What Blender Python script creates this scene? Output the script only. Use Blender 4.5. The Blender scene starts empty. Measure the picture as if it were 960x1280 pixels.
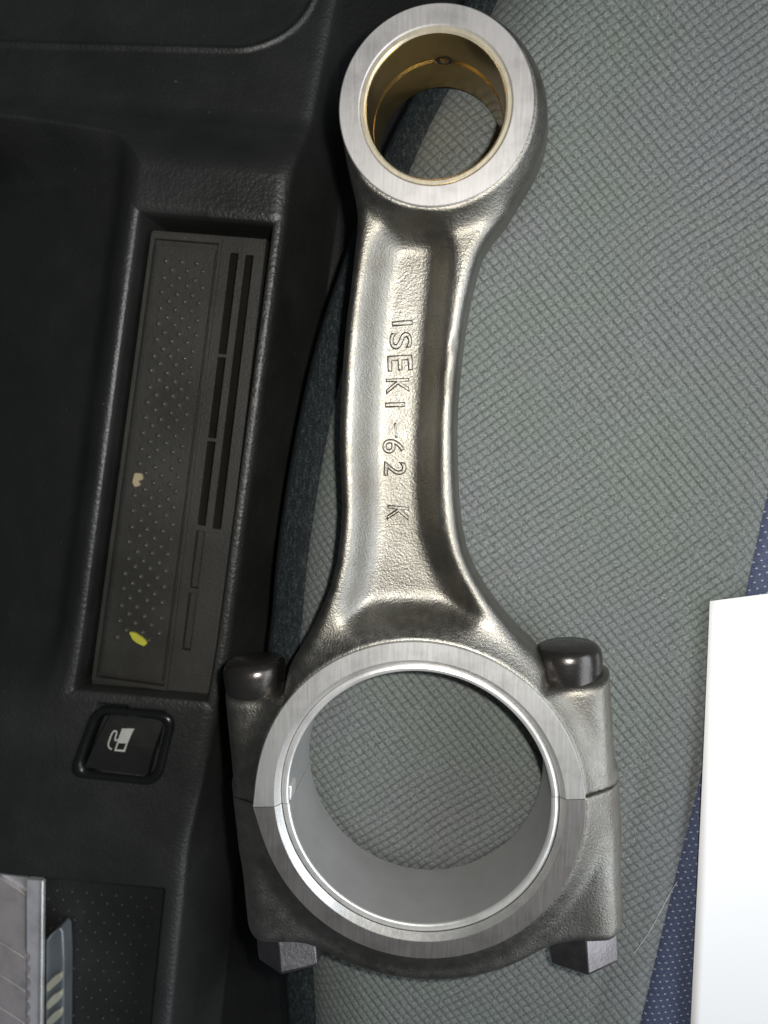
import bpy, bmesh, math, random
import numpy as np
from mathutils import Matrix, Vector
random.seed(7); rng = np.random.default_rng(7)
S = bpy.context.scene
COL = S.collection
MM = 0.001

# ------------------------------------------------------------------ camera
CAM = np.array([10.3149, 80.4906, 192.3139])            # mm
FPX, W0, H0 = 994.59, 960.0, 1280.0
def rot(rx, ry, rz):
    return np.array(Matrix.Rotation(rz, 3, 'Z') @ Matrix.Rotation(ry, 3, 'Y') @ Matrix.Rotation(rx, 3, 'X'))
CR = rot(-0.098, 0.1152, 0.0208)
cam = bpy.data.cameras.new('camera'); co = bpy.data.objects.new('camera', cam); COL.objects.link(co)
m4 = Matrix(CR.tolist()).to_4x4(); m4.translation = Vector((CAM*MM).tolist()); co.matrix_world = m4
cam.sensor_fit = 'VERTICAL'; cam.sensor_height = 36.0; cam.lens = 36.0*FPX/H0
cam.clip_start = 0.005; cam.clip_end = 10.0
cam.dof.use_dof = True; cam.dof.focus_distance = 0.176; cam.dof.aperture_fstop = cam.lens/1.7
S.camera = co

def P(u, v, z):
    """picture position (960x1280) at height z mm -> world mm"""
    d = CR @ np.array([(u-W0/2)/FPX, -(v-H0/2)/FPX, -1.0])
    return CAM + (z-CAM[2])/d[2]*d

# ------------------------------------------------------------------ light
wd = bpy.data.worlds.new('World'); S.world = wd; wd.use_nodes = True
bg = wd.node_tree.nodes['Background']
bg.inputs[0].default_value = (0.80, 0.90, 1.0, 1); bg.inputs[1].default_value = 0.06
def area(name, loc, target, size, power, color, size_y=None, shape='RECTANGLE'):
    l = bpy.data.lights.new(name, 'AREA'); l.shape = shape; l.size = size
    if size_y: l.size_y = size_y
    l.energy = power; l.color = color
    o = bpy.data.objects.new(name, l); COL.objects.link(o); o.location = loc
    o.rotation_euler = (Vector(target)-Vector(loc)).to_track_quat('-Z', 'Y').to_euler()
    return o
# the phone's flash beside its lens
fl = (CAM + CR @ np.array([12.0, 6.0, 2.0]))*MM
area('phone_flash', fl.tolist(), (0.012, 0.075, 0), 0.006, 0.42, (1.0, 0.98, 0.935), shape='DISK')
# daylight through the car window on the seat's side
area('car_window', (0.60, 0.02, 0.40), (0.0, 0.06, 0.0), 1.1, 5.4, (0.86, 0.92, 1.0), 0.42)
S.view_settings.view_transform = 'Standard'; S.view_settings.look = 'None'
S.view_settings.exposure = 0.0; S.view_settings.gamma = 1.0
S.view_settings.use_curve_mapping = False

# ------------------------------------------------------------------ material helpers
class NT:
    def __init__(s, name):
        s.m = bpy.data.materials.new(name); s.m.use_nodes = True
        s.t = s.m.node_tree; s.b = s.t.nodes['Principled BSDF']
    def n(s, typ, **k):
        nd = s.t.nodes.new(typ)
        for a, b in k.items(): setattr(nd, a, b)
        return nd
    def l(s, a, b): s.t.links.new(a, b)
    def put(s, sock, v):
        if isinstance(v, bpy.types.NodeSocket): s.l(v, sock)
        elif v is not None: sock.default_value = v
    def math(s, op, a, b=None, c=None, clamp=False):
        nd = s.n('ShaderNodeMath', operation=op, use_clamp=clamp)
        s.put(nd.inputs[0], a); s.put(nd.inputs[1], b); s.put(nd.inputs[2], c)
        return nd.outputs[0]
    def coord(s): return s.n('ShaderNodeTexCoord').outputs['Object']
    def mapping(s, vec, scale=(1,1,1), rotz=0.0):
        nd = s.n('ShaderNodeMapping'); s.l(vec, nd.inputs[0])
        nd.inputs['Scale'].default_value = scale; nd.inputs['Rotation'].default_value = (0,0,rotz)
        return nd.outputs[0]
    def noise(s, vec, scale, detail=3.0, rough=0.55):
        nd = s.n('ShaderNodeTexNoise'); s.l(vec, nd.inputs['Vector'])
        nd.inputs['Scale'].default_value = scale; nd.inputs['Detail'].default_value = detail
        nd.inputs['Roughness'].default_value = rough
        return nd.outputs['Fac']
    def ramp(s, fac, stops):
        nd = s.n('ShaderNodeValToRGB'); s.l(fac, nd.inputs[0]); e = nd.color_ramp.elements
        while len(e) < len(stops): e.new(0.5)
        for k, (p, c) in enumerate(stops):
            e[k].position = p; e[k].color = (*c, 1) if len(c) == 3 else c
        return nd.outputs[0]
    def mrange(s, v, a, b, c, d):
        nd = s.n('ShaderNodeMapRange'); s.l(v, nd.inputs[0])
        for k, q in enumerate((a, b, c, d)): nd.inputs[k+1].default_value = q
        return nd.outputs[0]
    def bump(s, h, dist, strength=1.0, normal=None):
        nd = s.n('ShaderNodeBump'); nd.inputs['Strength'].default_value = strength
        nd.inputs['Distance'].default_value = dist; s.l(h, nd.inputs['Height'])
        if normal is not None: s.l(normal, nd.inputs['Normal'])
        return nd.outputs[0]
    def set(s, color=None, rough=None, metal=None, normal=None, spec=None):
        I = s.b.inputs
        if color is not None: s.put(I['Base Color'], (*color, 1) if isinstance(color, tuple) and len(color) == 3 else color)
        s.put(I['Roughness'], rough); s.put(I['Metallic'], metal)
        if normal is not None: s.l(normal, I['Normal'])
        if spec is not None: s.put(I['Specular IOR Level'], spec)
        return s.m

def mat_plain(name, color, rough=0.5, metal=0.0, bump=0.0, scale=900.0, spec=None):
    t = NT(name); c = t.coord(); n = t.noise(c, scale, 3)
    lo = tuple(x*0.82 for x in color); hi = tuple(min(1, x*1.12) for x in color)
    col = t.ramp(t.noise(c, scale*0.12, 4), [(0.3, lo), (0.7, hi)])
    r = t.mrange(t.noise(c, scale*0.3, 3), 0.3, 0.7, rough*0.88, min(1, rough*1.12))
    return t.set(col, r, metal, t.bump(n, bump) if bump else None, spec)

def mat_forged():
    t = NT('forged_steel'); c = t.coord()
    fine = t.noise(c, 1900, 4, 0.65); mid = t.noise(c, 420, 3, 0.6); big = t.noise(c, 45, 4, 0.6)
    col = t.ramp(big, [(0.28, (0.185, 0.172, 0.145)), (0.5, (0.268, 0.254, 0.222)), (0.72, (0.325, 0.315, 0.288))])
    r = t.mrange(mid, 0.3, 0.7, 0.34, 0.46)
    nb = t.bump(mid, 0.00005, 0.8); nb = t.bump(fine, 0.00015, 0.9, nb)
    return t.set(col, r, 1.0, nb)

def mat_machined(name, color, rough, rotz=0.0, stretch=(1, 0.03, 1), scale=2600, bump=0.00002, metal=0.85, var=1.0):
    t = NT(name); c = t.coord()
    g = t.noise(t.mapping(c, stretch, rotz), scale, 3, 0.6); bl = t.noise(c, 110, 4, 0.65); sp = t.noise(c, 700, 2)
    col = t.ramp(bl, [(0.28, tuple(x*(1-0.26*var) for x in color)), (0.52, color), (0.75, tuple(min(1, x*1.08) for x in color))])
    r = t.mrange(g, 0.3, 0.7, rough*0.9, rough*1.1)
    nb = t.bump(g, bump, 0.8); nb = t.bump(sp, bump*1.2, 0.5, nb)
    return t.set(col, r, metal, nb)

def mat_seat():
    t = NT('grey_diamond_weave'); c = t.coord()
    wob = t.n('ShaderNodeTexNoise'); t.l(c, wob.inputs['Vector']); wob.inputs['Scale'].default_value = 26; wob.inputs['Detail'].default_value = 1.5
    sx = t.n('ShaderNodeSeparateXYZ'); t.l(c, sx.inputs[0])
    w = t.math('MULTIPLY', t.math('SUBTRACT', wob.outputs['Fac'], 0.5), 0.0030)
    jt = t.math('MULTIPLY', t.math('SUBTRACT', t.noise(c, 700, 2, 0.6), 0.5), 0.00055)
    w2 = t.math('ADD', w, jt)
    x = t.math('ADD', sx.outputs[0], w2); y = t.math('SUBTRACT', sx.outputs[1], w2)
    def lines(ang, pitch):
        a = t.math('ADD', t.math('MULTIPLY', x, math.cos(ang)/pitch), t.math('MULTIPLY', y, math.sin(ang)/pitch))
        return t.math('PINGPONG', a, 0.5)
    A = lines(math.radians(126), 0.00185); B = lines(math.radians(40), 0.00192)
    which = t.mrange(t.noise(c, 17, 1), 0.38, 0.62, 0.0, 1.0)
    def groove(tri, wd_, amt):     # 1 on the diamond, lower in the groove
        g = t.mrange(tri, 0.02, wd_, 0.0, 1.0)
        return t.math('SUBTRACT', 1.0, t.math('MULTIPLY', t.math('SUBTRACT', 1.0, g), amt))
    brk = t.mrange(t.noise(c, 1100, 2, 0.6), 0.32, 0.62, 0.35, 1.0)
    gA = groove(A, 0.23, t.math('MULTIPLY', brk, t.math('MULTIPLY_ADD', which, 0.55, 0.40)))
    gB = groove(B, 0.23, t.math('MULTIPLY', brk, t.math('MULTIPLY_ADD', which, -0.55, 0.95)))
    hgt = t.math('MULTIPLY', gA, gB)
    pil = t.math('POWER', t.math('MULTIPLY', t.math('MULTIPLY', A, B), 4.0), 0.5)
    thr = t.noise(t.mapping(c, (1, 1, 1)), 2300, 3, 0.72)
    big = t.noise(c, 22, 3); spk = t.noise(c, 1500, 1, 0.4)
    hh = t.math('ADD', t.math('ADD', t.math('MULTIPLY', hgt, 0.55), t.math('MULTIPLY', pil, 0.6)), t.math('MULTIPLY', thr, 0.75))
    fac = t.math('MULTIPLY', t.math('MULTIPLY_ADD', hgt, 0.55, 0.45), t.mrange(thr, 0.28, 0.72, 0.40, 1.0), clamp=True)
    base = t.ramp(fac, [(0.08, (0.030, 0.033, 0.030)), (0.50, (0.112, 0.119, 0.111)), (1.0, (0.245, 0.255, 0.24))])
    tint = t.ramp(big, [(0.35, (0.93, 1.0, 0.95)), (0.65, (0.98, 0.97, 1.03))])
    mx = t.n('ShaderNodeMix', data_type='RGBA', blend_type='MULTIPLY'); mx.inputs[0].default_value = 1
    t.l(base, mx.inputs[6]); t.l(tint, mx.inputs[7])
    fl_ = t.mrange(spk, 0.80, 0.84, 0.0, 0.75)
    m2 = t.n('ShaderNodeMix', data_type='RGBA'); t.l(fl_, m2.inputs[0]); t.l(mx.outputs[2], m2.inputs[6]); m2.inputs[7].default_value = (0.6, 0.62, 0.6, 1)
    t.b.inputs['Sheen Weight'].default_value = 0.12
    return t.set(m2.outputs[2], 0.78, 0.0, t.bump(hh, 0.00036, 0.9), 0.25)

def mat_navy():
    t = NT('navy_side_cloth'); c = t.coord()
    th = t.noise(c, 2200, 3, 0.75); rib = t.noise(t.mapping(c, (1, 0.35, 1), 0.5), 1500, 2)
    f = t.math('MULTIPLY_ADD', th, 0.6, t.math('MULTIPLY', rib, 0.4))
    col = t.ramp(f, [(0.36, (0.004, 0.006, 0.007)), (0.52, (0.013, 0.018, 0.0195)), (0.68, (0.062, 0.075, 0.074))])
    return t.set(col, 0.8, 0.0, t.bump(f, 0.0004), 0.25)

def mat_blue():
    t = NT('blue_dotted_cloth'); c = t.coord()
    sx = t.n('ShaderNodeSeparateXYZ'); t.l(c, sx.inputs[0]); x, y = sx.outputs[0], sx.outputs[1]
    def lat(ang, p):
        a = t.math('ADD', t.math('MULTIPLY', x, math.cos(ang)/p), t.math('MULTIPLY', y, math.sin(ang)/p))
        return t.math('PINGPONG', a, 0.5)
    a = lat(math.radians(25), 0.00165); b = lat(math.radians(112), 0.00150)
    d = t.math('ADD', t.math('POWER', t.math('MULTIPLY', a, 1.0), 2.0), t.math('POWER', t.math('MULTIPLY', b, 1.25), 2.0))
    jit = t.noise(c, 900, 2)
    dot = t.mrange(t.math('ADD', d, t.math('MULTIPLY', t.math('SUBTRACT', jit, 0.5), 0.10)), 0.022, 0.055, 1.0, 0.0)
    th = t.noise(c, 2400, 2, 0.7)
    base = t.ramp(th, [(0.35, (0.042, 0.052, 0.098)), (0.65, (0.082, 0.098, 0.168))])
    mx = t.n('ShaderNodeMix', data_type='RGBA'); t.l(t.math('MULTIPLY', dot, t.mrange(jit, 0.3, 0.7, 0.35, 1.0)), mx.inputs[0])
    t.l(base, mx.inputs[6]); mx.inputs[7].default_value = (0.42, 0.47, 0.56, 1)
    return t.set(mx.outputs[2], 0.7, 0.0, t.bump(t.math('ADD', dot, t.math('MULTIPLY', th, 0.4)), 0.0002), 0.3)

def mat_grain(name, color, rough, bump=0.00022, scale=620, spec=0.5):
    t = NT(name); c = t.coord()
    v = t.n('ShaderNodeTexVoronoi'); v.feature = 'SMOOTH_F1'; t.l(c, v.inputs['Vector']); v.inputs['Scale'].default_value = scale
    n = t.noise(c, scale*1.5, 3, 0.6)
    h = t.math('ADD', v.outputs['Distance'], t.math('MULTIPLY', n, 0.7))
    dust = t.noise(c, 40, 5, 0.65); spk = t.noise(c, 1300, 1, 0.3)
    col = t.ramp(dust, [(0.35, color), (0.75, tuple(x*1.5+0.002 for x in color))])
    mx = t.n('ShaderNodeMix', data_type='RGBA'); t.l(t.mrange(spk, 0.82, 0.86, 0, 0.5), mx.inputs[0]); t.l(col, mx.inputs[6]); mx.inputs[7].default_value = (0.3, 0.3, 0.29, 1)
    r = t.mrange(dust, 0.3, 0.7, rough*0.85, rough*1.15)
    return t.set(mx.outputs[2], r, 0.0, t.bump(h, bump, 0.9), spec)

M = dict(
    forged=mat_forged(),
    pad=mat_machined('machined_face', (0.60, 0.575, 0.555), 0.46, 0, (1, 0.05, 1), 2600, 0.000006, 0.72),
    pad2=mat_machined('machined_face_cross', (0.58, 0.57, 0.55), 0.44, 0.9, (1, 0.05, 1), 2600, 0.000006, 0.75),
    pad3=mat_machined('machined_cap_face', (0.43, 0.405, 0.385), 0.42, -0.7, (1, 0.05, 1), 2600, 0.000008, 0.9),  # darker copy: the flash's weak return off the cap is put into the colour
    chamfer=mat_machined('chamfer_highlight', (0.72, 0.71, 0.68), 0.34, 0, (1, 0.2, 1), 1500, 0.000006),
    shell=mat_machined('bearing_lining', (0.50, 0.495, 0.49), 0.36, 0, (0.12, 0.12, 1.0), 1800, 0.000012, 0.6, 0.35),
    shell_edge=mat_machined('bearing_edge', (0.92, 0.91, 0.88), 0.36, 0, (1, 0.2, 1), 1500, 0.000003, 0.75),
    bronze=mat_machined('bronze_bushing', (0.42, 0.285, 0.095), 0.20, 0, (0.2, 0.2, 1.0), 900, 0.00001, 0.95),
    bolt=mat_plain('black_oxide_bolt', (0.085, 0.078, 0.074), 0.27, 0.85, 0.00004, 1400),
    nut=mat_plain('worn_steel_nut', (0.22, 0.205, 0.205), 0.38, 1.0, 0.00006, 1200),
    seat=mat_seat(), navy=mat_navy(), blue=mat_blue(),
    console=mat_grain('black_grained_plastic', (0.0135, 0.0140, 0.0128), 0.46, 0.00013, 1200, 0.75),
    insert=mat_grain('grey_black_plastic', (0.026, 0.025, 0.0215), 0.52, 0.00007, 1500),
    trim=mat_grain('dark_trim_plastic', (0.0018, 0.0017, 0.0016), 0.6, 0.00008, 1100, 0.25),
    pimple=mat_plain('mat_pimple', (0.062, 0.060, 0.054), 0.24),  # paler than the strip: glints on the bumps partly put into the colour
    mat=mat_grain('black_rubber_mat', (0.0065, 0.0065, 0.0062), 0.55, 0.00012),
    bezel=mat_plain('gloss_black_bezel', (0.008, 0.009, 0.009), 0.28, 0, 0.00002),
    button=mat_plain('satin_button', (0.014, 0.014, 0.013), 0.42, 0, 0.00003),
    print=mat_plain('white_print', (0.50, 0.50, 0.46), 0.6, 0, 0, 1500),
    paper=NT('white_paper').set((0.93, 0.93, 0.93), 0.85),
    blade=mat_machined('blade_steel', (0.52, 0.48, 0.475), 0.42, 0.3, (1, 0.1, 1), 1500, 0.000005, 0.45),
    channel=mat_machined('channel_steel', (0.70, 0.69, 0.72), 0.34, 0, (1, 0.1, 1), 1500, 0.000005, 0.45),
    slider=mat_plain('blue_grey_slider', (0.19, 0.215, 0.23), 0.33, 0.5, 0.00003),
    rib=mat_plain('cream_rib', (0.50, 0.50, 0.40), 0.30, 0.2),
    yellow=mat_plain('yellow_flake', (0.55, 0.52, 0.05), 0.6),
    cream=mat_plain('cream_crumb', (0.40, 0.33, 0.20), 0.7),
    thread=mat_plain('white_thread', (0.6, 0.6, 0.6), 0.8),
    dot=mat_plain('rubber_nub', (0.055, 0.055, 0.050), 0.38),
)

# ------------------------------------------------------------------ object helpers
def mesh(name, v, f, m, parent=None, smooth=True, angle=None):
    me = bpy.data.meshes.new(name)
    if isinstance(v, np.ndarray):
        v = v*MM; f = np.asarray(f, dtype=np.int32); k = f.shape[1]
        me.vertices.add(len(v)); me.vertices.foreach_set('co', v.astype(np.float32).ravel())
        me.loops.add(f.size); me.loops.foreach_set('vertex_index', f.ravel())
        me.polygons.add(len(f)); me.polygons.foreach_set('loop_start', np.arange(0, f.size, k, dtype=np.int32))
        me.polygons.foreach_set('loop_total', np.full(len(f), k, dtype=np.int32))
        me.update(calc_edges=True)
    else:
        me.from_pydata([tuple(float(c)*MM for c in p) for p in v], [], f); me.update()
    me.validate()
    if smooth and angle is None: me.shade_smooth()
    elif angle is not None:
        me.shade_smooth(); me.set_sharp_from_angle(angle=math.radians(angle))
    me.materials.append(m)
    o = bpy.data.objects.new(name, me); COL.objects.link(o)
    if parent: o.parent = parent
    return o
def fixn(o):
    bm = bmesh.new(); bm.from_mesh(o.data); bmesh.ops.recalc_face_normals(bm, faces=bm.faces); bm.to_mesh(o.data); bm.free()
    return o
def bevel(o, w, seg=2, ang=35):
    b = o.modifiers.new('bevel', 'BEVEL'); b.width = w*MM; b.segments = seg; b.limit_method = 'ANGLE'; b.angle_limit = math.radians(ang)
    return o
def tag(o, label, cat, group=None):
    o['label'] = label; o['category'] = cat
    if group: o['group'] = group
    return o
def empty(name, loc=(0, 0, 0)):
    o = bpy.data.objects.new(name, None); o.empty_display_size = 0.01; COL.objects.link(o); o.location = [c*MM for c in loc]
    return o
def structure(o): o['kind'] = 'structure'; return o
def gridfaces(nr, nc):
    i = np.arange((nr-1)*(nc-1)); r = i//(nc-1); c = i % (nc-1); a = r*nc+c
    return np.stack([a, a+1, a+nc+1, a+nc], 1)
def prism(name, poly, zt, zb, m, parent=None, bev=0.0, seg=2):
    """polygon of picture points standing at height zt, solid down to zb"""
    top = [P(u, v, zt) for u, v in poly]
    return prism_xy(name, [(p[0], p[1]) for p in top], zt, zb, m, parent, bev, seg)
def prism_xy(name, xy, zt, zb, m, parent=None, bev=0.0, seg=2):
    n = len(xy)
    v = [(x, y, zt) for x, y in xy] + [(x, y, zb) for x, y in xy]
    f = [list(range(n)), list(range(2*n-1, n-1, -1))] + [[i, i+n, (i+1) % n+n, (i+1) % n] for i in range(n)]
    o = fixn(mesh(name, v, f, m, parent, True, 40))
    if bev: bevel(o, bev, seg)
    return o
def lathe(name, prof, a0, a1, n, m, parent, rfun=None, center=(0, 0), angle=25, z0=0.0):
    """closed profile [(r,z)] swept between angles (degrees); full turn closes on itself"""
    full = abs(a1-a0) >= 359.9; k = len(prof); v = []; f = []
    for i in range(n if full else n+1):
        a = math.radians(a0+(a1-a0)*i/n)
        for r, z in prof:
            rr = r + (rfun(math.degrees(a), r) if rfun else 0)
            v.append((center[0]+rr*math.cos(a), center[1]+rr*math.sin(a), z+z0))
    rows = n if full else n+1
    for i in range(n):
        j = (i+1) % rows
        for q in range(k): f.append([i*k+q, i*k+(q+1) % k, j*k+(q+1) % k, j*k+q])
    if not full: f += [list(range(k)), [(rows-1)*k+q for q in range(k)][::-1]]
    return fixn(mesh(name, v, f, m, parent, True, angle))
def smooth_poly(pts, it=2, closed=True):
    p = np.array(pts, float)
    for _ in range(it):
        q = np.roll(p, -1, 0) if closed else p[1:]
        b = p if closed else p[:-1]
        new = np.empty((len(b)*2, 2)); new[0::2] = b*0.75+q*0.25; new[1::2] = b*0.25+q*0.75
        p = new if closed else np.vstack([p[:1], new, p[-1:]])
    return p

# ------------------------------------------------------------------ car seat
def seam_left(y):     # x of the piped seam, from picture points at seat height
    return np.interp(y, SLy, SLx)
sl = np.array([P(u, v, 0)[:2] for u, v in smooth_poly([(640,-60),(600,25),(527,150),(474,290),(430,418),(398,560),(376,700),(368,800),(364,900),(370,1050),(380,1180),(384,1240),(392,1400)], 2, False)])
sl = sl[np.argsort(sl[:, 1])]; SLx, SLy = sl[:, 0], sl[:, 1]
sr = np.array([P(u, v, 0)[:2] for u, v in smooth_poly([(1085,-60),(1035,300),(960,610),(912,830),(868,1000),(828,1160),(800,1280),(770,1400)], 2, False)])
sr = sr[np.argsort(sr[:, 1])]; SRx, SRy = sr[:, 0], sr[:, 1]
def seat_z(x, y):
    dl = x-np.interp(y, SLy, SLx); dr = np.interp(y, SRy, SRx)-x
    z = -1.6*np.exp(-np.maximum(dl, 0)/2.0) - 1.3*np.exp(-(np.maximum(dr, 0)/2.2)**2)
    z = z - 2.2*np.clip((16-dl)/16, 0, 1)**2
    z = z - 0.45*np.exp(-((x-52-0.12*y)/2.5)**2)*np.clip((40-y)/50, 0, 1)    # soft crease beside the rod's foot
    ex = np.maximum(np.abs(np.hypot(x, y)-34.0)-3.5, 0); es = np.maximum(np.abs(np.hypot(x, y-145.55)-17.6)-3, 0)
    z = z + 1.5*(1-np.maximum(np.exp(-(ex/4.5)**2), np.exp(-(es/4.0)**2)))*np.clip(dl/14, 0, 1)   # cloth sunk under the two ends
    z = z - 4.0*np.clip((26-dl)/26, 0, 1)**2*np.clip((np.maximum(ex, 0)+np.where(es > 0, 1, 0))/9, 0, 1)
    return z - 0.12*(1+np.sin(x*0.11)*np.cos(y*0.07))
seat = empty('car_seat', (30, 70, -3))
tag(seat, 'grey diamond weave car seat cushion with navy side cloth and blue dotted bolster', 'car seat')
ys = np.linspace(SLy[0], SLy[-1], 380)
def panel(name, xa, xb, nc, zf, m):
    tt = np.linspace(0, 1, nc)
    X = xa[:, None]*(1-tt)+xb[:, None]*tt; Y = np.repeat(ys[:, None], nc, 1)
    Z = zf(X, Y)
    o = mesh(name, np.stack([X, Y, Z], -1).reshape(-1, 3), gridfaces(len(ys), nc), m)
    o.parent = seat; o.matrix_parent_inverse = Matrix.Translation(-seat.location)
    return o
xl = np.interp(ys, SLy, SLx); xr_ = np.interp(ys, SRy, SRx)
panel('centre_panel', xl, xr_, 300, seat_z, M['seat'])
BASE = seat_z(xl, ys)
def side_z(X, Y):
    d = np.interp(Y, SLy, SLx)-X
    return np.maximum(BASE[:, None] - 0.10*d - 0.03*d*d - np.maximum(d-7.5, 0)**2*0.6 + 0.9*np.clip(d/2.2, 0, 1)**0.6 - 0.25, -40-d*0)
panel('side_panel', xl-14, xl+0.15, 60, side_z, M['navy'])
def bol_z(X, Y):
    d = X-np.interp(Y, SRy, SRx)
    return -1.7 + 2.2*(1-np.exp(-d/5.0)) + 0.01*d - 0.9*np.exp(-d/1.2)
panel('bolster_panel', xr_-0.1, xr_+75, 80, bol_z, M['blue'])
bpy.context.view_layer.update()

# ------------------------------------------------------------------ console
ZC = -15.0
kt = np.array([-240, 257, 807, 857, 1020, 1060, 1277, 1400.]); kx = np.array([421, 360, 287, 279, 244, 235, 213, 200.])
tk = np.linspace(-240, 1440, 1681); xk = np.interp(tk, kt, kx)
ker = np.hanning(61); ker /= ker.sum(); xk = np.convolve(np.pad(xk, 30, mode='reflect', reflect_type='odd'), ker, 'valid')
def UV(s, t): return np.interp(t, tk, xk)-s, t-0.09*s
def sm(x, a, b):
    q = np.clip((x-a)/(b-a), 0, 1); return q*q*(3-2*q)
def console_h(s, t):
    """height in mm above ZC; s = picture px left of the right edge, t = along it"""
    h = np.zeros_like(s)
    # left of the tray the panel falls away, fading out below it
    fall = sm(s, 186, 250)*(1-sm(t, 800, 935))
    h -= (9*fall + 0.105*np.clip(s-215, 0, None))*(1-0.8*sm(t, 800, 935))*sm(t, 130, 235)
    # above the tray it drops to the dark shelf
    h = np.minimum(h, -12*(1-sm(t, 120, 222)) - 13*np.clip((150-t)/240, 0, 1))
    # lid with a rounded rim on the shelf
    lid = lidd(s, t)
    h += 1.1*np.exp(-(lid/3.4)**2)
    # rounded right edge
    R = 20.0
    e = np.clip(R-s, 0, None)
    h -= np.where(e < R, 3.2*(1-np.sqrt(np.clip(1-(e/R)**2, 0, 1))), 3.2)
    h -= np.clip(-s, 0, None)*0.9
    # tray pocket
    dq = np.maximum(np.maximum(18-s, s-184), np.maximum(281-t, t-878))
    h = np.where(dq < 3, np.minimum(h, h*(sm(dq, -0.5, 3)) - (1-sm(dq, -3.5, 1.5))*18.0 ), h)
    lip = np.where(s > 100, 1.0, 0.6)
    h -= lip*1.3*np.clip(1-np.clip(dq, 0, None)/14.0, 0, 1)**2*(s > 8)
    # well under the fuel flap switch
    u_, v_ = UV(s, t)
    a_ = (v_-925)/46.0; c_ = (u_-154.5+0.235*(v_-925)+0*u_)/50.0
    h = np.where(np.maximum(np.abs(a_-0.11*c_), np.abs(c_)) < 0.86, -7.0, h)
    # lower cubby
    dp = np.maximum(28+0*s-s, 1118-t)
    h -= 9.0*(1-sm(dp, -7, 5))
    h -= 1.4*(1-sm(dp, -30, 26))
    return h
def lidd(s, t):
    u, v = UV(s, t); # signed px distance to the lid corner: positive outside
    bx, by, r = 372.0, 17+0.012*(u-100), 112.0
    dx, dy = u-(bx-r), v-(by-r)
    return np.where((dx > 0) & (dy > 0), np.hypot(dx, dy)-r, np.maximum(dx-r, dy-r))
sv = np.concatenate([np.arange(-42, 0, 3.0), np.arange(0, 32, 1.6), np.arange(32, 178, 2.6), np.arange(178, 206, 1.1), np.arange(206, 660, 5.0)])
tv = np.concatenate([np.arange(-180, 268, 2.6), np.arange(268, 290, 1.3), np.arange(290, 870, 4.0), np.arange(870, 886, 1.3), np.arange(886, 1100, 3.0), np.arange(1100, 1135, 1.5), np.arange(1135, 1400, 5.0)])
SS, TT = np.meshgrid(sv, tv); UU, VV = UV(SS, TT)
dirs = np.stack([(UU-W0/2)/FPX, -(VV-H0/2)/FPX, -np.ones_like(UU)], -1) @ CR.T
pos = CAM + dirs*((ZC-CAM[2])/dirs[..., 2])[..., None]
pos[..., 2] = ZC + console_h(SS, TT)
console = empty('centre_console', (-60, 60, ZC))
tag(console, 'black grained plastic car console with sunken tray, fuel flap button and cubby', 'console')
def cpart(o):
    o.parent = console; o.matrix_parent_inverse = Matrix.Translation(-console.location); return o
cpart(mesh('console_body', pos.reshape(-1, 3), gridfaces(len(tv), len(sv))[:, ::-1], M['console']))

# tray insert: cells of a (a,b) rectangle on the tray floor, each with a height
PC = [np.array(q, float) for q in ((191, 288), (333, 299), (265, 876), (115, 855))]
def AB(a, b): return (1-b)*((1-a)*PC[0]+a*PC[1]) + b*((1-a)*PC[3]+a*PC[2])
ZI = -21.0
def cells(name, A, B, hf, m, zb):
    top = [[hf((A[i]+A[i+1])/2, (B[j]+B[j+1])/2) for i in range(len(A)-1)] for j in range(len(B)-1)]
    v = []; f = []; cache = {}
    def vert(i, j, h):
        key = (i, j, round(h, 4))
        if key not in cache:
            u, w = AB(A[i], B[j]); p = P(u, w, ZI); cache[key] = len(v); v.append((p[0], p[1], h))
        return cache[key]
    nj, ni = len(B)-1, len(A)-1
    g = lambda j, i: top[j][i] if 0 <= j < nj and 0 <= i < ni else zb
    for j in range(nj):
        for i in range(ni):
            h = top[j][i]
            f.append([vert(i, j, h), vert(i, j+1, h), vert(i+1, j+1, h), vert(i+1, j, h)])
            for (dj, di, p, q) in ((-1, 0, (i, j), (i+1, j)), (1, 0, (i+1, j+1), (i, j+1)), (0, -1, (i, j+1), (i, j)), (0, 1, (i+1, j), (i+1, j+1))):
                hn = g(j+dj, i+di)
                if hn < h-1e-6: f.append([vert(*p, h), vert(*q, h), vert(*q, hn), vert(*p, hn)])
    return mesh(name, v, f, m, None, True, 30)
MA0, MA1, MB0, MB1 = 0.055, 0.565, 0.030, 0.975
segA = [(0.035, 0.255), (0.262, 0.438), (0.445, 0.628), (0.640, 0.765), (0.775, 0.900)]
def ih(a, b):
    if 0.0 < a < 0.625 and 0.006 < b < 0.990:
        if MA0 < a < MA1 and MB0 < b < MB1: return ZI-0.5
        if 0.03 < a < 0.60 and 0.018 < b < 0.982: return ZI-1.5
        return ZI+0.8
    for k, (p, q) in enumerate(segA):
        if 0.700 < a < 0.772 and p < b < q: return ZI-11.0 if k < 3 else ZI-2.4
    if 0.832 < a < 0.905 and 0.037 < b < 0.632: return ZI-11.0
    if 0.775 < a < 0.95 and 0.640 < b < 0.95: return ZI-0.25
    return ZI
Ab = sorted({0, 0.03, MA0, MA1, 0.60, 0.625, 0.700, 0.772, 0.775, 0.832, 0.905, 0.95, 1})
Bb = sorted({0, 0.006, 0.018, MB0, MB1, 0.982, 0.990, 0.037, 0.632, 0.640, 0.95, 1} | {q for s in segA for q in s})
ins = bevel(cpart(cells('tray_insert', Ab, Bb, ih, M['insert'], ZI-11.2)), 0.16, 2)
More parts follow.
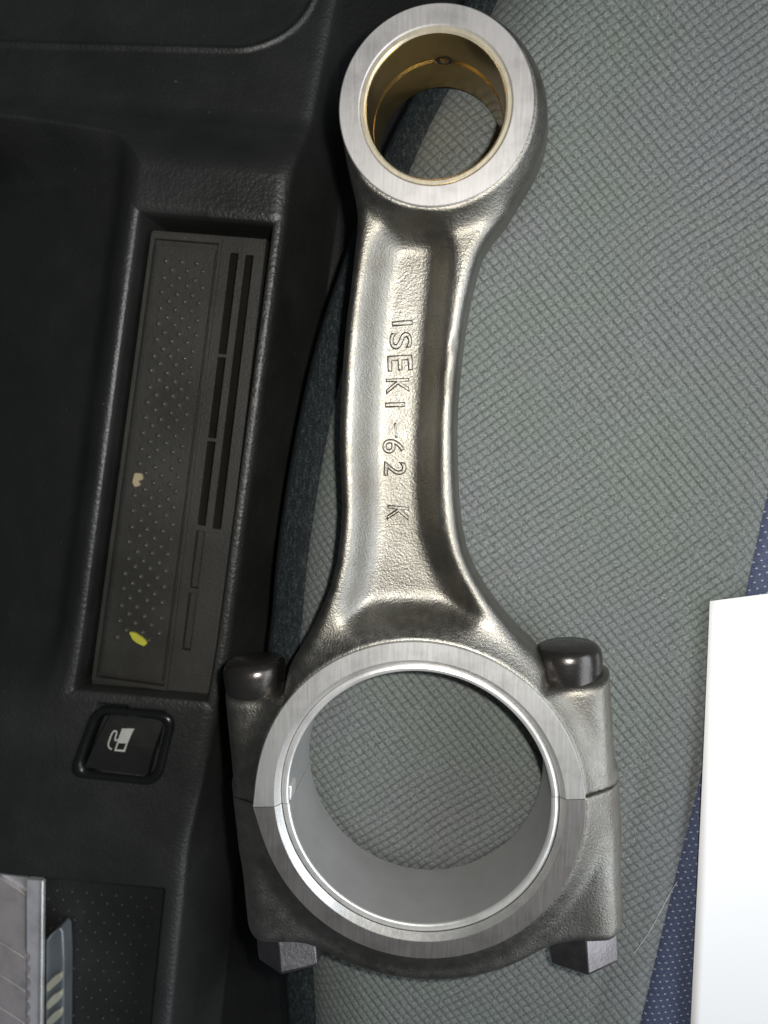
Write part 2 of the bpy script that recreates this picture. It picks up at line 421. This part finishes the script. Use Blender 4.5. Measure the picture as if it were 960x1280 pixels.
# pimples of the anti slip strip
def nubs(name, spots, z, r, h, m, n=7):
    v = []; f = []
    for (x, y) in spots:
        b = len(v); v.append((x, y, z+h))
        for (rr, hh) in ((0.55, 0.75), (1.0, -0.05)):
            for k in range(n):
                a = 2*math.pi*k/n; v.append((x+r*rr*math.cos(a), y+r*rr*math.sin(a), z+h*hh))
        for k in range(n):
            k2 = (k+1) % n
            f.append([b, b+1+k, b+1+k2]); f.append([b+1+k, b+1+n+k, b+1+n+k2, b+1+k2])
    return mesh(name, v, f, m)
sp = []
for j in range(49):
    b = 0.065+j*0.0172
    for i in range(4):
        a = 0.15+0.135*i+(0.0675 if j % 2 else 0)
        if a < 0.54:
            u, w = AB(a+random.uniform(-.008, .008), b+random.uniform(-.002, .002)); p = P(u, w, ZI); sp.append((p[0], p[1]))
o = cpart(nubs('mat_pimples', sp, ZI-0.5, 0.84, 0.85, M['pimple'])); o['kind'] = 'stuff'
# cubby mat with small raised dots
sp = []
for j in range(30):
    for i in range(26):
        u = -40+i*18.5+(9.2 if j % 2 else 0)-j*2.0; v = 1104+j*11.8+i*1.6
        p = P(u, v, ZC-10.2)
        s_ = np.interp(v, tk, xk)-u
        if 36 < s_ and v > 1112+0.09*(u-205) and u > -60: sp.append((p[0], p[1]))
o = cpart(nubs('cubby_mat_dots', sp, ZC-10.45, 0.36, 0.40, M['dot'], 6)); o['kind'] = 'stuff'

# fuel flap switch
def rounded(poly, r, n=6):
    p = [np.array(q, float) for q in poly]; out = []
    for i in range(len(p)):
        a, b, c = p[i-1], p[i], p[(i+1) % len(p)]
        d1 = (a-b)/np.linalg.norm(a-b); d2 = (c-b)/np.linalg.norm(c-b); s_, e_ = b+d1*r, b+d2*r
        for k in range(n+1):
            t_ = k/n; out.append((1-t_)**2*s_+2*t_*(1-t_)*b+t_*t_*e_)
    return out
bz = np.array(rounded([(119, 882), (221, 893), (199, 981), (87, 969)], 20))
cen = bz.mean(0); v = []; f = []
prof = [(1.035, -0.6), (1.02, 0.5), (0.965, 1.25), (0.90, 1.35), (0.845, 0.8), (0.805, -0.2), (0.795, -3.0)]
for q in bz:
    for k, h in prof:
        u, w = cen+(q-cen)*k; p = P(u, w, ZC); v.append((p[0], p[1], ZC+h))
n, k = len(bz), len(prof)
for i in range(n):
    for q in range(k-1): f.append([i*k+q, i*k+q+1, ((i+1) % n)*k+q+1, ((i+1) % n)*k+q])
switch = fixn(mesh('fuel_flap_switch', v, f, M['bezel'])); cpart(switch)
BQ = [np.array(q, float) for q in ((133, 893), (206, 900), (187, 969), (104, 958))]
def bxy(a, b): return (1-b)*((1-a)*BQ[0]+a*BQ[1]) + b*((1-a)*BQ[3]+a*BQ[2])
def bzf(b): return ZC + (-2.2+3.0*b/0.5 if b < 0.5 else 0.8-0.55*((b-0.5)/0.5)**1.3) - 0.25*math.exp(-((b-0.5)/0.09)**2)
v = []; f = []; nb_ = 40
rows = [(-0.02, -4)] + [(j/nb_, 0) for j in range(nb_+1)] + [(1.01, -4)]
for (b, drop) in rows:
    for (a, d2) in ((0.02, -4), (0.035, 0), (0.2, 0), (0.5, 0), (0.8, 0), (0.965, 0), (0.98, -4)):
        u, w = bxy(a, b); p = P(u, w, ZC); v.append((p[0], p[1], bzf(min(max(b, 0), 1))+min(drop, d2)))
for j in range(len(rows)-1):
    for i in range(6): f.append([j*7+i, j*7+i+1, (j+1)*7+i+1, (j+1)*7+i])
btn = fixn(mesh('button', v, f, M['button'], None, True, 40)); btn.parent = switch
def inv_b(u, w):      # picture point -> (a,b) on the button
    a = b = 0.5
    for _ in range(8):
        q = bxy(a, b); e = np.array([u, w])-q
        J = np.stack([bxy(a+.01, b)-q, bxy(a, b+.01)-q], 1)/.01
        d = np.linalg.solve(J, e); a += d[0]; b += d[1]
    return a, b
def strip(name, A_, B_, nseg):   # ribbon between two picture polylines
    v = []; f = []
    A_, B_ = np.array(A_, float), np.array(B_, float)
    tA = np.linspace(0, len(A_)-1, nseg); ix = np.arange(len(A_))
    for t_ in tA:
        for q in (A_, B_):
            u, w = 151+0.87*(np.interp(t_, ix, q[:, 0])-153), 925+0.87*(np.interp(t_, ix, q[:, 1])-924)
            a, b = inv_b(u, w); p = P(u, w, ZC); v.append((p[0], p[1], bzf(b)+0.16))
    for i in range(nseg-1): f.append([2*i, 2*i+1, 2*i+3, 2*i+2])
    return v, f
vv, ff = [], []
def addst(A_, B_, n_=14):
    v_, f_ = strip('', A_, B_, n_); o_ = len(vv); vv.extend(v_); ff.extend([[i+o_ for i in q] for q in f_])
addst([(153.5, 908.5), (149, 927)], [(170.5, 909), (164, 928)])                # pump body
addst([(168, 909), (168.5, 913)], [(171.5, 909), (168.6, 914)], 3)
addst([(149, 927), (145.5, 938)], [(151.2, 927), (148, 936.6)])                # frame round its lower half
addst([(162, 928), (158.8, 936.8)], [(164, 928), (160.6, 939.4)])
addst([(145.5, 938), (160.6, 939.4)], [(146.5, 935.6), (161, 936.8)], 6)
hose = np.array(smooth_poly([(150, 922.5), (146, 924.5), (145.5, 920), (147.5, 913), (144, 911), (140.5, 913), (137, 926), (136.5, 931), (139.5, 935), (142, 935.5)], 2, False))
tg = np.gradient(hose, axis=0); nr_ = np.stack([-tg[:, 1], tg[:, 0]], 1)/np.linalg.norm(tg, axis=1)[:, None]
addst(hose-nr_*1.05, hose+nr_*1.05, 60)
icon = mesh('pump_symbol', vv, ff, M['print'], None, False); icon.parent = switch

# footwell floor and dark trim between console and seat
fl_xy = [P(u, v, -62)[:2] for u, v in ((-260, -300), (1300, -300), (1300, 1600), (-260, 1600))]
structure(prism_xy('floor', [tuple(p) for p in fl_xy], -62, -66, M['trim']))
edge = smooth_poly([(420, -60), (404, 120), (396, 259), (384, 376), (363, 545), (326, 800), (287, 1030), (270, 1150), (255, 1280), (240, 1400)], 2, False)
v = []; f = []
pr = [(-1.0, -17.5), (-0.35, -2.2), (0.0, -0.45), (0.45, 0), (1.4, -0.15), (6, -2.5), (30, -7), (60, -12)]
for (u, w) in edge:
    p = P(u, w, -44)
    for dx, dz in pr: v.append((p[0]+dx, p[1], -44+dz))
for i in range(len(edge)-1):
    for q in range(len(pr)-1): f.append([i*8+q, i*8+q+1, (i+1)*8+q+1, (i+1)*8+q])
tr = fixn(mesh('seat_side_trim', v, f, M['trim'])); tag(tr, 'black plastic trim strip down in the gap between console and seat', 'trim')

# ------------------------------------------------------------------ connecting rod
L = 145.55; TH = math.radians(5.8); cT, sT = math.cos(TH), math.sin(TH); ZM = 13.0
rod = empty('connecting_rod', (0, 0, 0))
tag(rod, 'bent forged steel connecting rod with bolted cap lying on grey seat', 'connecting rod')
shank = smooth_poly([(-14, 150), (-16.2, 132), (-16.9, 124), (-17.9, 113), (-19.2, 102.5), (-19.8, 91.5), (-20.2, 78), (-19.6, 69), (-19.2, 61), (-20.6, 48.5), (-24.3, 38.8), (-28.0, 31.5), (-31.8, 25.5), (-32.0, 10), (0, -5), (28, 10), (28.2, 28.5), (25.9, 33.2), (21.9, 36.4), (15.2, 43.8), (9.6, 52.7), (7.2, 62.3), (6.1, 78.7), (6.1, 89), (7.5, 105.4), (9.8, 116.3), (11.3, 120), (15.5, 128), (14, 150)], 1)
pocket = smooth_poly([(-12.6, 122), (-14.2, 115), (-15.2, 108), (-16.1, 93.3), (-16.4, 78.2), (-15.9, 62.4), (-16.8, 49.6), (-19.0, 41.0), (-17, 36.4), (-8, 38.0), (0, 38.5), (8, 38.0), (13.4, 39.6), (9.9, 46.5), (5.9, 53), (3.0, 63), (2.6, 78), (3.0, 90.5), (3.6, 104.2), (4.6, 116), (4.2, 121.5), (1.5, 124.2), (-4, 125.2), (-9.5, 124.6)], 1)
def psdf(poly, x, y):
    d = np.full(x.shape, 1e9); ins_ = np.zeros(x.shape, bool)
    q = np.roll(poly, -1, 0)
    for (ax, ay), (bx, by) in zip(poly, q):
        ex, ey = bx-ax, by-ay; wx, wy = x-ax, y-ay
        t = np.clip((wx*ex+wy*ey)/(ex*ex+ey*ey), 0, 1)
        d = np.minimum(d, (wx-ex*t)**2+(wy-ey*t)**2)
        c = (ay > y) != (by > y)
        ins_ ^= c & (x < ex*(y-ay)/(ey if abs(ey) > 1e-12 else 1e-12)+ax)
    return np.where(ins_, -1, 1)*np.sqrt(d)
def smax(a, b, k):
    h = np.clip(0.5+0.5*(a-b)/k, 0, 1); return b*(1-h)+a*h+k*h*(1-h)
def smin(a, b, k): return -smax(-a, -b, k)
def _blur(a, sig):
    n_ = int(sig*3); k = np.exp(-0.5*(np.arange(-n_, n_+1)/sig)**2); k /= k.sum()
    for ax in (0, 1): a = np.apply_along_axis(lambda q: np.convolve(np.pad(q, n_, mode='edge'), k, 'valid'), ax, a)
    return a
_gx, _gy = np.arange(-30, 26, 0.35), np.arange(24, 140, 0.35)
_X, _Y = np.meshgrid(_gx, _gy, indexing='ij')
_q = np.clip((-psdf(pocket, _X, _Y)+0.9)/6.6, 0, 1); _PK = _blur(_q*_q*(3-2*_q), 1.1/0.35)
def pocket_k(x, y):
    fx = np.clip((x-_gx[0])/0.35, 0, len(_gx)-1.001); fy = np.clip((y-_gy[0])/0.35, 0, len(_gy)-1.001)
    i, j = fx.astype(int), fy.astype(int); a, b = fx-i, fy-j
    return _PK[i, j]*(1-a)*(1-b)+_PK[i+1, j]*a*(1-b)+_PK[i, j+1]*(1-a)*b+_PK[i+1, j+1]*a*b
def plan(x, y):
    """outline distance, half height and distances needed for the forging, in plan"""
    xp, yp = x*cT+y*sT, -x*sT+y*cT
    r0 = np.hypot(x, y); r1 = np.hypot(x, y-L)
    # outline
    bx = np.abs(xp)-44.2
    q0, q1 = np.maximum(bx+5, 0), np.maximum(np.maximum(yp-24.5+0.6, -36.2-yp+5), 0)
    blockbot = np.hypot(q0, np.maximum(-36.2-yp+5, 0))+np.minimum(np.maximum(bx+5, -36.2-yp+5), 0)-5
    block = np.maximum(blockbot, yp-24.5)
    cap = np.maximum(smax(np.hypot(xp/1.02, yp)-45.4, yp-2, 2), bx)
    big = smin(block, cap, 3.0)
    eye = np.hypot(x-1.5, y-L+0.6)-21.9
    d = smin(smin(psdf(shank, x, y), eye, 7.0), big, 0.8)
    # half height
    he = 12.2-1.15*np.maximum(r1-20.0, 0)-0.03*np.maximum(r1-20, 0)**2
    hs = 8.6+0*x
    hb = 12.0-0.85*np.maximum(r0-36.3, 0)
    hboss = 9.6*np.sqrt(np.clip(1-(np.maximum(np.abs(xp)-34.0, 0)/11.6)**3.4, 0.02, 1))
    hcap = np.where(yp < 0, 11.5-0.55*np.maximum(r0-37, 0)-0.05*np.maximum(r0-37, 0)**2, 0)
    w = 1/(1+np.exp((yp-27)/1.2))          # bosses live below the bolt seats
    inb = np.where(yp < 30, hboss*w, 0)
    h = smax(smax(he, hb, 1.0), smax(inb, hcap, 2.0), 2.0)
    hs2 = hs*sm(yp, 6, 26)*(1-sm(np.abs(xp), 28, 40)*(yp < 40))
    h = smax(h, hs2, 3.0)
    pk = pocket_k(x, y)
    h = h*(1-pk)+3.4*pk
    h = h - 0.65*np.exp(-((x-5.4)**2/1.0+(y-99.0)**2/2.6)) - 0.35*np.exp(-((x-4.6)**2+(y-92.0)**2)/3.0)     # nick in the right flange
    h = h + 0.02*np.sin(x*0.53+y*0.17)*np.sin(y*0.41-x*0.25)
    return d, h, yp, r0, r1
def Fz(d, h, z, r0, r1):
    a = np.abs(z-ZM)
    F = smax(d+0.10*a, (a-h)*0.8, 2.4)
    F = np.maximum(F, 33.0-r0); return np.maximum(F, 16.4-r1)
def nets(name, x0, x1, y0, y1, side, hstep=0.6):
    xs_, ys_, zs_ = np.arange(x0, x1, hstep), np.arange(y0, y1, hstep), np.arange(-0.6, 26.8, hstep)
    X, Y = np.meshgrid(xs_, ys_, indexing='ij'); d, h, yp, r0, r1 = plan(X, Y)
    cut = (0.07-yp) if side > 0 else (yp+0.07)
    F = np.maximum(Fz(d[..., None], h[..., None], zs_[None, None, :], r0[..., None], r1[..., None]), cut[..., None])
    neg = F < 0
    c = [neg[i:neg.shape[0]-1+i, j:neg.shape[1]-1+j, k:neg.shape[2]-1+k] for i in (0, 1) for j in (0, 1) for k in (0, 1)]
    cnt = sum(a.astype(np.int8) for a in c); act = (cnt > 0) & (cnt < 8)
    I = np.argwhere(act); idx = np.full(act.shape, -1, np.int64); idx[act] = np.arange(len(I))
    offs = [(i, j, k) for i in (0, 1) for j in (0, 1) for k in (0, 1)]
    val = np.stack([F[I[:, 0]+o[0], I[:, 1]+o[1], I[:, 2]+o[2]] for o in offs], 1)
    acc = np.zeros((len(I), 3)); n_ = np.zeros(len(I))
    for a in range(8):
        for ax in range(3):
            if offs[a][ax] == 0:
                o2 = list(offs[a]); o2[ax] = 1; b = offs.index(tuple(o2))
                m_ = (val[:, a] < 0) != (val[:, b] < 0)
                t = val[:, a]/np.where(m_, val[:, a]-val[:, b], 1)
                p = np.repeat(np.array(offs[a], float)[None], len(I), 0); p[:, ax] += t
                acc += p*m_[:, None]; n_ += m_
    V = (I+acc/n_[:, None])*hstep+np.array([xs_[0], ys_[0], zs_[0]])
    # pull the vertices on to the true surface
    def ev(p):
        d, h, yp, r0, r1 = plan(p[:, 0], p[:, 1])
        return np.maximum(Fz(d, h, p[:, 2], r0, r1), (0.07-yp) if side > 0 else (yp+0.07))
    for _ in range(2):
        f0 = ev(V); e = 0.04
        g = np.stack([(ev(V+np.eye(3)[k]*e)-f0)/e for k in range(3)], 1)
        st = f0/np.maximum((g*g).sum(1), 0.25)
        V = V-np.clip(st, -0.3, 0.3)[:, None]*g
    Q = []
    for ax in range(3):
        a1, a2 = [(1, 2), (2, 0), (0, 1)][ax]
        sl0 = [slice(None)]*3; sl1 = [slice(None)]*3; sl0[ax] = slice(0, -1); sl1[ax] = slice(1, None)
        A_, B_ = neg[tuple(sl0)], neg[tuple(sl1)]
        E_ = np.argwhere(A_ != B_)
        E_ = E_[(E_[:, a1] > 0) & (E_[:, a2] > 0) & (E_[:, a1] < neg.shape[a1]-1) & (E_[:, a2] < neg.shape[a2]-1)]
        s_ = A_[E_[:, 0], E_[:, 1], E_[:, 2]]
        def cell(d1, d2):
            q = E_.copy(); q[:, a1] += d1; q[:, a2] += d2; return idx[q[:, 0], q[:, 1], q[:, 2]]
        quad = np.stack([cell(-1, -1), cell(0, -1), cell(0, 0), cell(-1, 0)], 1)
        quad[~s_] = quad[~s_][:, ::-1]
        Q.append(quad)
    return mesh(name, V, np.concatenate(Q), M['forged'], rod)
body = nets('rod_forging', -49, 49, -9, 172, +1)
cap = nets('bearing_cap', -49, 50, -54, 9, -1)

# machined rings
lathe('small_end_face', [(15.25, 0.3), (15.6, 0), (19.3, 0), (19.5, 0.2), (19.5, 25.8), (19.3, 26), (15.55, 26), (15.25, 25.7)], 0, 360, 128, M['pad'], rod, None, (0, L), 20)
def apex(a, r):
    if r < 34: return 0
    a = (a-185.8+180) % 360-180
    return 1.0*math.exp(-abs(a)/7.0)
ring = [(30.75, 1.5), (32.0, 0), (35.85, 0), (36.05, 0.2), (36.05, 25.8), (35.85, 26), (31.95, 26), (30.75, 24.5)]
PA = 5.8
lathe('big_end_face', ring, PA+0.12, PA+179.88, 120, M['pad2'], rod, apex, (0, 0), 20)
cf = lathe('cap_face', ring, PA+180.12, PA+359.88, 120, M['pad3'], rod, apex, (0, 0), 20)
# paler overlay on the cap half's bevel: its highlight put into the colour
lathe('bore_chamfer', [(30.72, 24.56), (31.98, 26.03), (31.9, 25.7), (30.72, 24.3)], PA+180.2, PA+359.8, 120, M['chamfer'], rod, None, (0, 0), 20)
# bearing shells
def shell(name, a0, a1, r):
    o = lathe(name, [(r+1.6, 1.6), (r+0.3, 1.3), (r, 1.8), (r, 24.1), (r+0.3, 24.55), (r+1.6, 24.35)], a0, a1, 110, M['shell'], rod, None, (0, 0), 20)
    e = lathe('shell_rim', [(r-0.02, 23.95), (r+0.08, 24.35), (r+0.35, 24.62), (r+0.8, 24.70), (r+1.3, 24.55), (r+1.58, 24.2), (r+1.5, 23.9)], a0, a1, 110, M['shell_edge'], o, None, (0, 0), 20)
    return o
up = shell('upper_bearing_shell', PA+0.12, PA+179.88, 29.05)
lo = shell('lower_bearing_shell', PA+180.12, PA+359.88, 28.95)
# locating tang of the upper shell on the bore's edge
ta = math.radians(PA+176.4); tx, ty = 29.1*math.cos(ta), 29.1*math.sin(ta)
tb = prism_xy('locating_tang', [(tx+dx*math.cos(ta)-dy*math.sin(ta), ty+dx*math.sin(ta)+dy*math.cos(ta)) for dx, dy in ((-0.55, -1.5), (0.6, -1.9), (0.6, 1.9), (-0.3, 1.7))], 23.2, 18.6, M['shell_edge'], up, 0.25, 3)

# bushings: two pressed in with a gap between
def bush(name, zb, zt):
    return lathe(name, [(15.2, zb), (14.5, zb), (13.95, zb+0.5), (13.95, zt-0.55), (14.45, zt), (15.2, zt)], 0, 360, 128, M['bronze'], rod, None, (0, L), 20)
b1 = bush('bushing', 14.2, 25.75); b2 = bush('bushing', 0.3, 13.4)
lathe('bushing_edge', [(14.0, 25.25), (14.46, 25.78), (15.18, 25.80), (15.18, 25.6), (14.3, 25.3)], 0, 360, 128, mat_machined('bushing_edge', (0.90, 0.80, 0.60), 0.34, 0, (1, 0.2, 1), 1500, 0.000003, 0.75), b1, None, (0, L), 20)
lathe('bushing_gap', [(14.6, 13.2), (14.75, 13.2), (14.75, 14.4), (14.6, 14.4)], 0, 360, 96, M['bronze'], rod, None, (0, L), 20)
# oil hole: a small dark bore with a bright lip in the top of the eye
oh = []; of_ = []
a = math.radians(86); c0 = np.array([13.93*math.cos(a), L+13.93*math.sin(a), 14.0]); ex = np.array([-math.sin(a), math.cos(a), 0]); ez = np.array([0, 0, 1.]); er = np.array([math.cos(a), math.sin(a), 0])
for (r, dpt) in ((2.05, 0.02), (1.75, -0.25), (1.35, -0.05), (1.25, 1.0), (0.0, 1.05)):
    for k in range(20):
        t = 2*math.pi*k/20; p = c0+ex*r*math.cos(t)+ez*r*0.85*math.sin(t)+er*dpt; oh.append(tuple(p))
for j in range(4):
    for k in range(20): of_.append([j*20+k, j*20+(k+1) % 20, (j+1)*20+(k+1) % 20, (j+1)*20+k])
mesh('oil_hole', oh, of_, M['bolt'], rod)

# bolts and nuts along the big end's own axis
def bigframe(xp, yp, z): return np.array([xp*cT-yp*sT, xp*sT+yp*cT, z])
def axial(name, xp, prof, n, m, parent, zc=ZM, phase=0.0, flat=None, angle=30):
    """profile [(y', r)] turned round the bolt axis"""
    v = []; f = []
    for (yy, r) in prof:
        for k in range(n):
            t = 2*math.pi*k/n+phase; dx, dz = r*math.cos(t), r*math.sin(t)
            if flat is not None:
                if dx*flat > 6.1: dx = 6.1*flat
            v.append(tuple(bigframe(xp+dx, yy, zc+dz)))
    for j in range(len(prof)-1):
        for k in range(n): f.append([j*n+k, j*n+(k+1) % n, (j+1)*n+(k+1) % n, (j+1)*n+k])
    f += [list(range(n)), [(len(prof)-1)*n+k for k in range(n)]]
    return fixn(mesh(name, v, f, m, parent, True, angle))
for sgn in (-1, 1):
    xb = 35.4 if sgn > 0 else -37.0
    bolt = axial('bolt_head', xb*0.995, [(22.8, 7.3), (24.2, 7.5), (27.8, 7.6), (29.1, 7.4), (30.2, 6.7), (30.8, 5.7), (31.0, 2)], 64, M['bolt'], rod, ZM+1.2, 0, -sgn, 50)
    nut = axial('nut', 34.4*sgn, [(-34.6, 8.6), (-35.2, 8.75), (-42.6, 8.75), (-43.5, 7.9)], 6, M['nut'], rod, ZM, math.radians(-22 if sgn < 0 else 27), None, 20)
    bevel(nut, 0.35, 3, 20)
    axial('bolt_end', 34.4*sgn, [(-42, 4.7), (-43.9, 4.7), (-44.3, 4.2)], 32, M['bolt'], rod)

# raised lettering on the web
def letter(ch, u, v, hgt, wid, ang, zt, bold=0.0):
    cu = bpy.data.curves.new('letter', 'FONT'); cu.body = ch; cu.extrude = 0.012; cu.bevel_depth = 0.05; cu.bevel_resolution = 3; cu.offset = bold
    t = bpy.data.objects.new('letter', cu); COL.objects.link(t)
    dg = bpy.context.evaluated_depsgraph_get(); me = bpy.data.meshes.new_from_object(t.evaluated_get(dg))
    bpy.data.objects.remove(t)
    A = np.array([q.co[:] for q in me.vertices]); lo_, hi_ = A.min(0), A.max(0)
    A = (A-(lo_+hi_)/2)/np.maximum(hi_-lo_, 1e-6)
    A = A*np.array([wid, hgt, 1.25])
    p = P(u, v, zt); ca, sa = math.cos(ang-math.pi/2), math.sin(ang-math.pi/2)
    for q, (x, y, z) in zip(me.vertices, A):
        q.co = ((p[0]+x*ca-y*sa)*MM, (p[1]+x*sa+y*ca)*MM, (zt+z)*MM)
    me.materials.clear(); me.materials.append(M['forged'])
    o = bpy.data.objects.new('letter', me); COL.objects.link(o); o.parent = body
    me.shade_smooth()
    return o
ZW = ZM+3.45
for ch, u, v, hg, wd_, an in (('I', 503, 404, 4.6, 1.15, 0.10), ('S', 501, 426, 5.0, 3.7, 0.08), ('E', 500, 454, 5.6, 3.5, 0.06), ('K', 497, 483, 5.2, 3.5, 0.05), ('I', 494, 506, 4.5, 1.15, 0.05),
                              ('-', 495, 538, 0.45, 3.4, 0.12), ('6', 492, 558, 5.0, 3.3, 0.0), ('2', 494, 586, 5.1, 3.3, -0.02), ('K', 497.5, 642, 4.9, 3.5, -0.06)):
    letter(ch, u, v, hg, wd_, an, ZW, -0.022)

# ------------------------------------------------------------------ paper
pp = []; NP, NQ = 26, 40
for j in range(NQ+1):
    for i in range(NP+1):
        a, b = i/NP, j/NQ
        u = (888-30*b)*(1-a)+1180*a; w = (752-40*a)*(1-b)+1420*b
        p = P(u, w, 3.4); z = 3.0 + 1.5*a + 0.3*math.sin(b*5)
        pp.append((p[0], p[1], z))
pf = gridfaces(NQ+1, NP+1)
pap = mesh('paper_sheet', np.array(pp), pf[:, ::-1], M['paper'])
so = pap.modifiers.new('thick', 'SOLIDIFY'); so.thickness = 0.00018; so.offset = -1
tag(pap, 'blank white sheet of paper lying over the seat edge', 'paper')

# ------------------------------------------------------------------ box cutter in the cubby
ZB = ZC-10.4
cut = empty('box_cutter', tuple(P(20, 1250, ZB)))
tag(cut, 'snap-off blade cutter with steel channel and ribbed blue grey slider in cubby', 'cutter')
def kpart(o): o.parent = cut; o.matrix_parent_inverse = Matrix.Translation(-cut.location); return o
kpart(prism('channel_base', [(-70, 1084), (52, 1100), (48, 1450), (-70, 1450)], ZB+5.2, ZB+4.2, M['channel'], None, 0.1))
cuts = [1098, 1178, 1219, 1260, 1301, 1342, 1383, 1424]
for i in range(7):
    t0, t1 = cuts[i]+0.9, cuts[i+1]-0.9
    sl_ = 0.66
    kpart(prism('blade_segment', [(-70, t0-72*sl_), (31.5, t0+19), (31.5-0.3, t1+19), (-70, t1-72*sl_)], ZB+6.4, ZB+5.3, M['blade'], None, 0.08))
sc = [(33, 1104)] + [(33.2, 1190)]
for k in range(14):
    y0 = 1190+k*15.5
    sc += [(36.5, y0+3), (37.5, y0+7), (36.0, y0+11), (32.5, y0+15)]
kpart(prism('channel_flange', sc + [(33, 1440), (47.5, 1440), (50, 1101.5), (34, 1099.5)], ZB+7.4, ZB+5.3, M['channel'], None, 0.12))
kpart(prism('channel_lip', [(49.6, 1101), (53.6, 1101.5), (50.2, 1450), (46.0, 1450)], ZB+8.0, ZB+6.2, M['shell_edge'], None, 0.45, 4))
sld = kpart(prism('slider', [(56, 1176), (63, 1168), (75, 1159), (78.5, 1166), (80, 1200), (78, 1450), (54, 1450)], ZB+6.2, ZB+0.4, M['slider'], None, 0.8, 4))
for k in range(8):
    y0 = 1224+k*22.5
    kpart(prism('slider_rib', rounded([(57.5, y0+8), (66, y0-2), (76, y0-8), (77, y0+1), (68, y0+9), (59, y0+17)], 3.2, 3), ZB+7.3, ZB+5.6, M['rib'], None, 0.45, 3))

# ------------------------------------------------------------------ crumbs and thread
def flake(name, poly, z, th, m, label, cat):
    o = prism(name, rounded(poly, 2.0, 3), z+th, z, m, None, 0.2, 2); tag(o, label, cat); return o
flake('yellow_flake', [(161, 790), (168, 791), (177, 797), (184, 804), (180, 808), (171, 804), (165, 799)], ZI-0.5, 0.95, M['yellow'], 'yellow flake of debris on the tray\'s pimpled strip', 'debris')
flake('pale_crumb', [(168, 591), (177, 592), (178, 600), (172, 601), (175, 607), (168, 609), (165, 603)], ZI-0.5, 1.0, M['cream'], 'pale cream crumb stuck on the tray\'s pimpled strip', 'crumb')
tp = [P(u, v, 0) for u, v in smooth_poly([(846, 1102), (830, 1128), (812, 1158), (792, 1186)], 2, False)]
v = []; f = []
for i, p in enumerate(tp):
    z = float(seat_z(np.array(p[0]), np.array(p[1])))+0.1
    for k in range(5): v.append((p[0]+0.07*math.cos(k*1.2566), p[1], z+0.07*math.sin(k*1.2566)))
for i in range(len(tp)-1):
    for k in range(5): f.append([i*5+k, i*5+(k+1) % 5, (i+1)*5+(k+1) % 5, (i+1)*5+k])
tag(mesh('lint_thread', v, f, M['thread']), 'fine white thread of lint across the seat beside the blue bolster', 'thread')
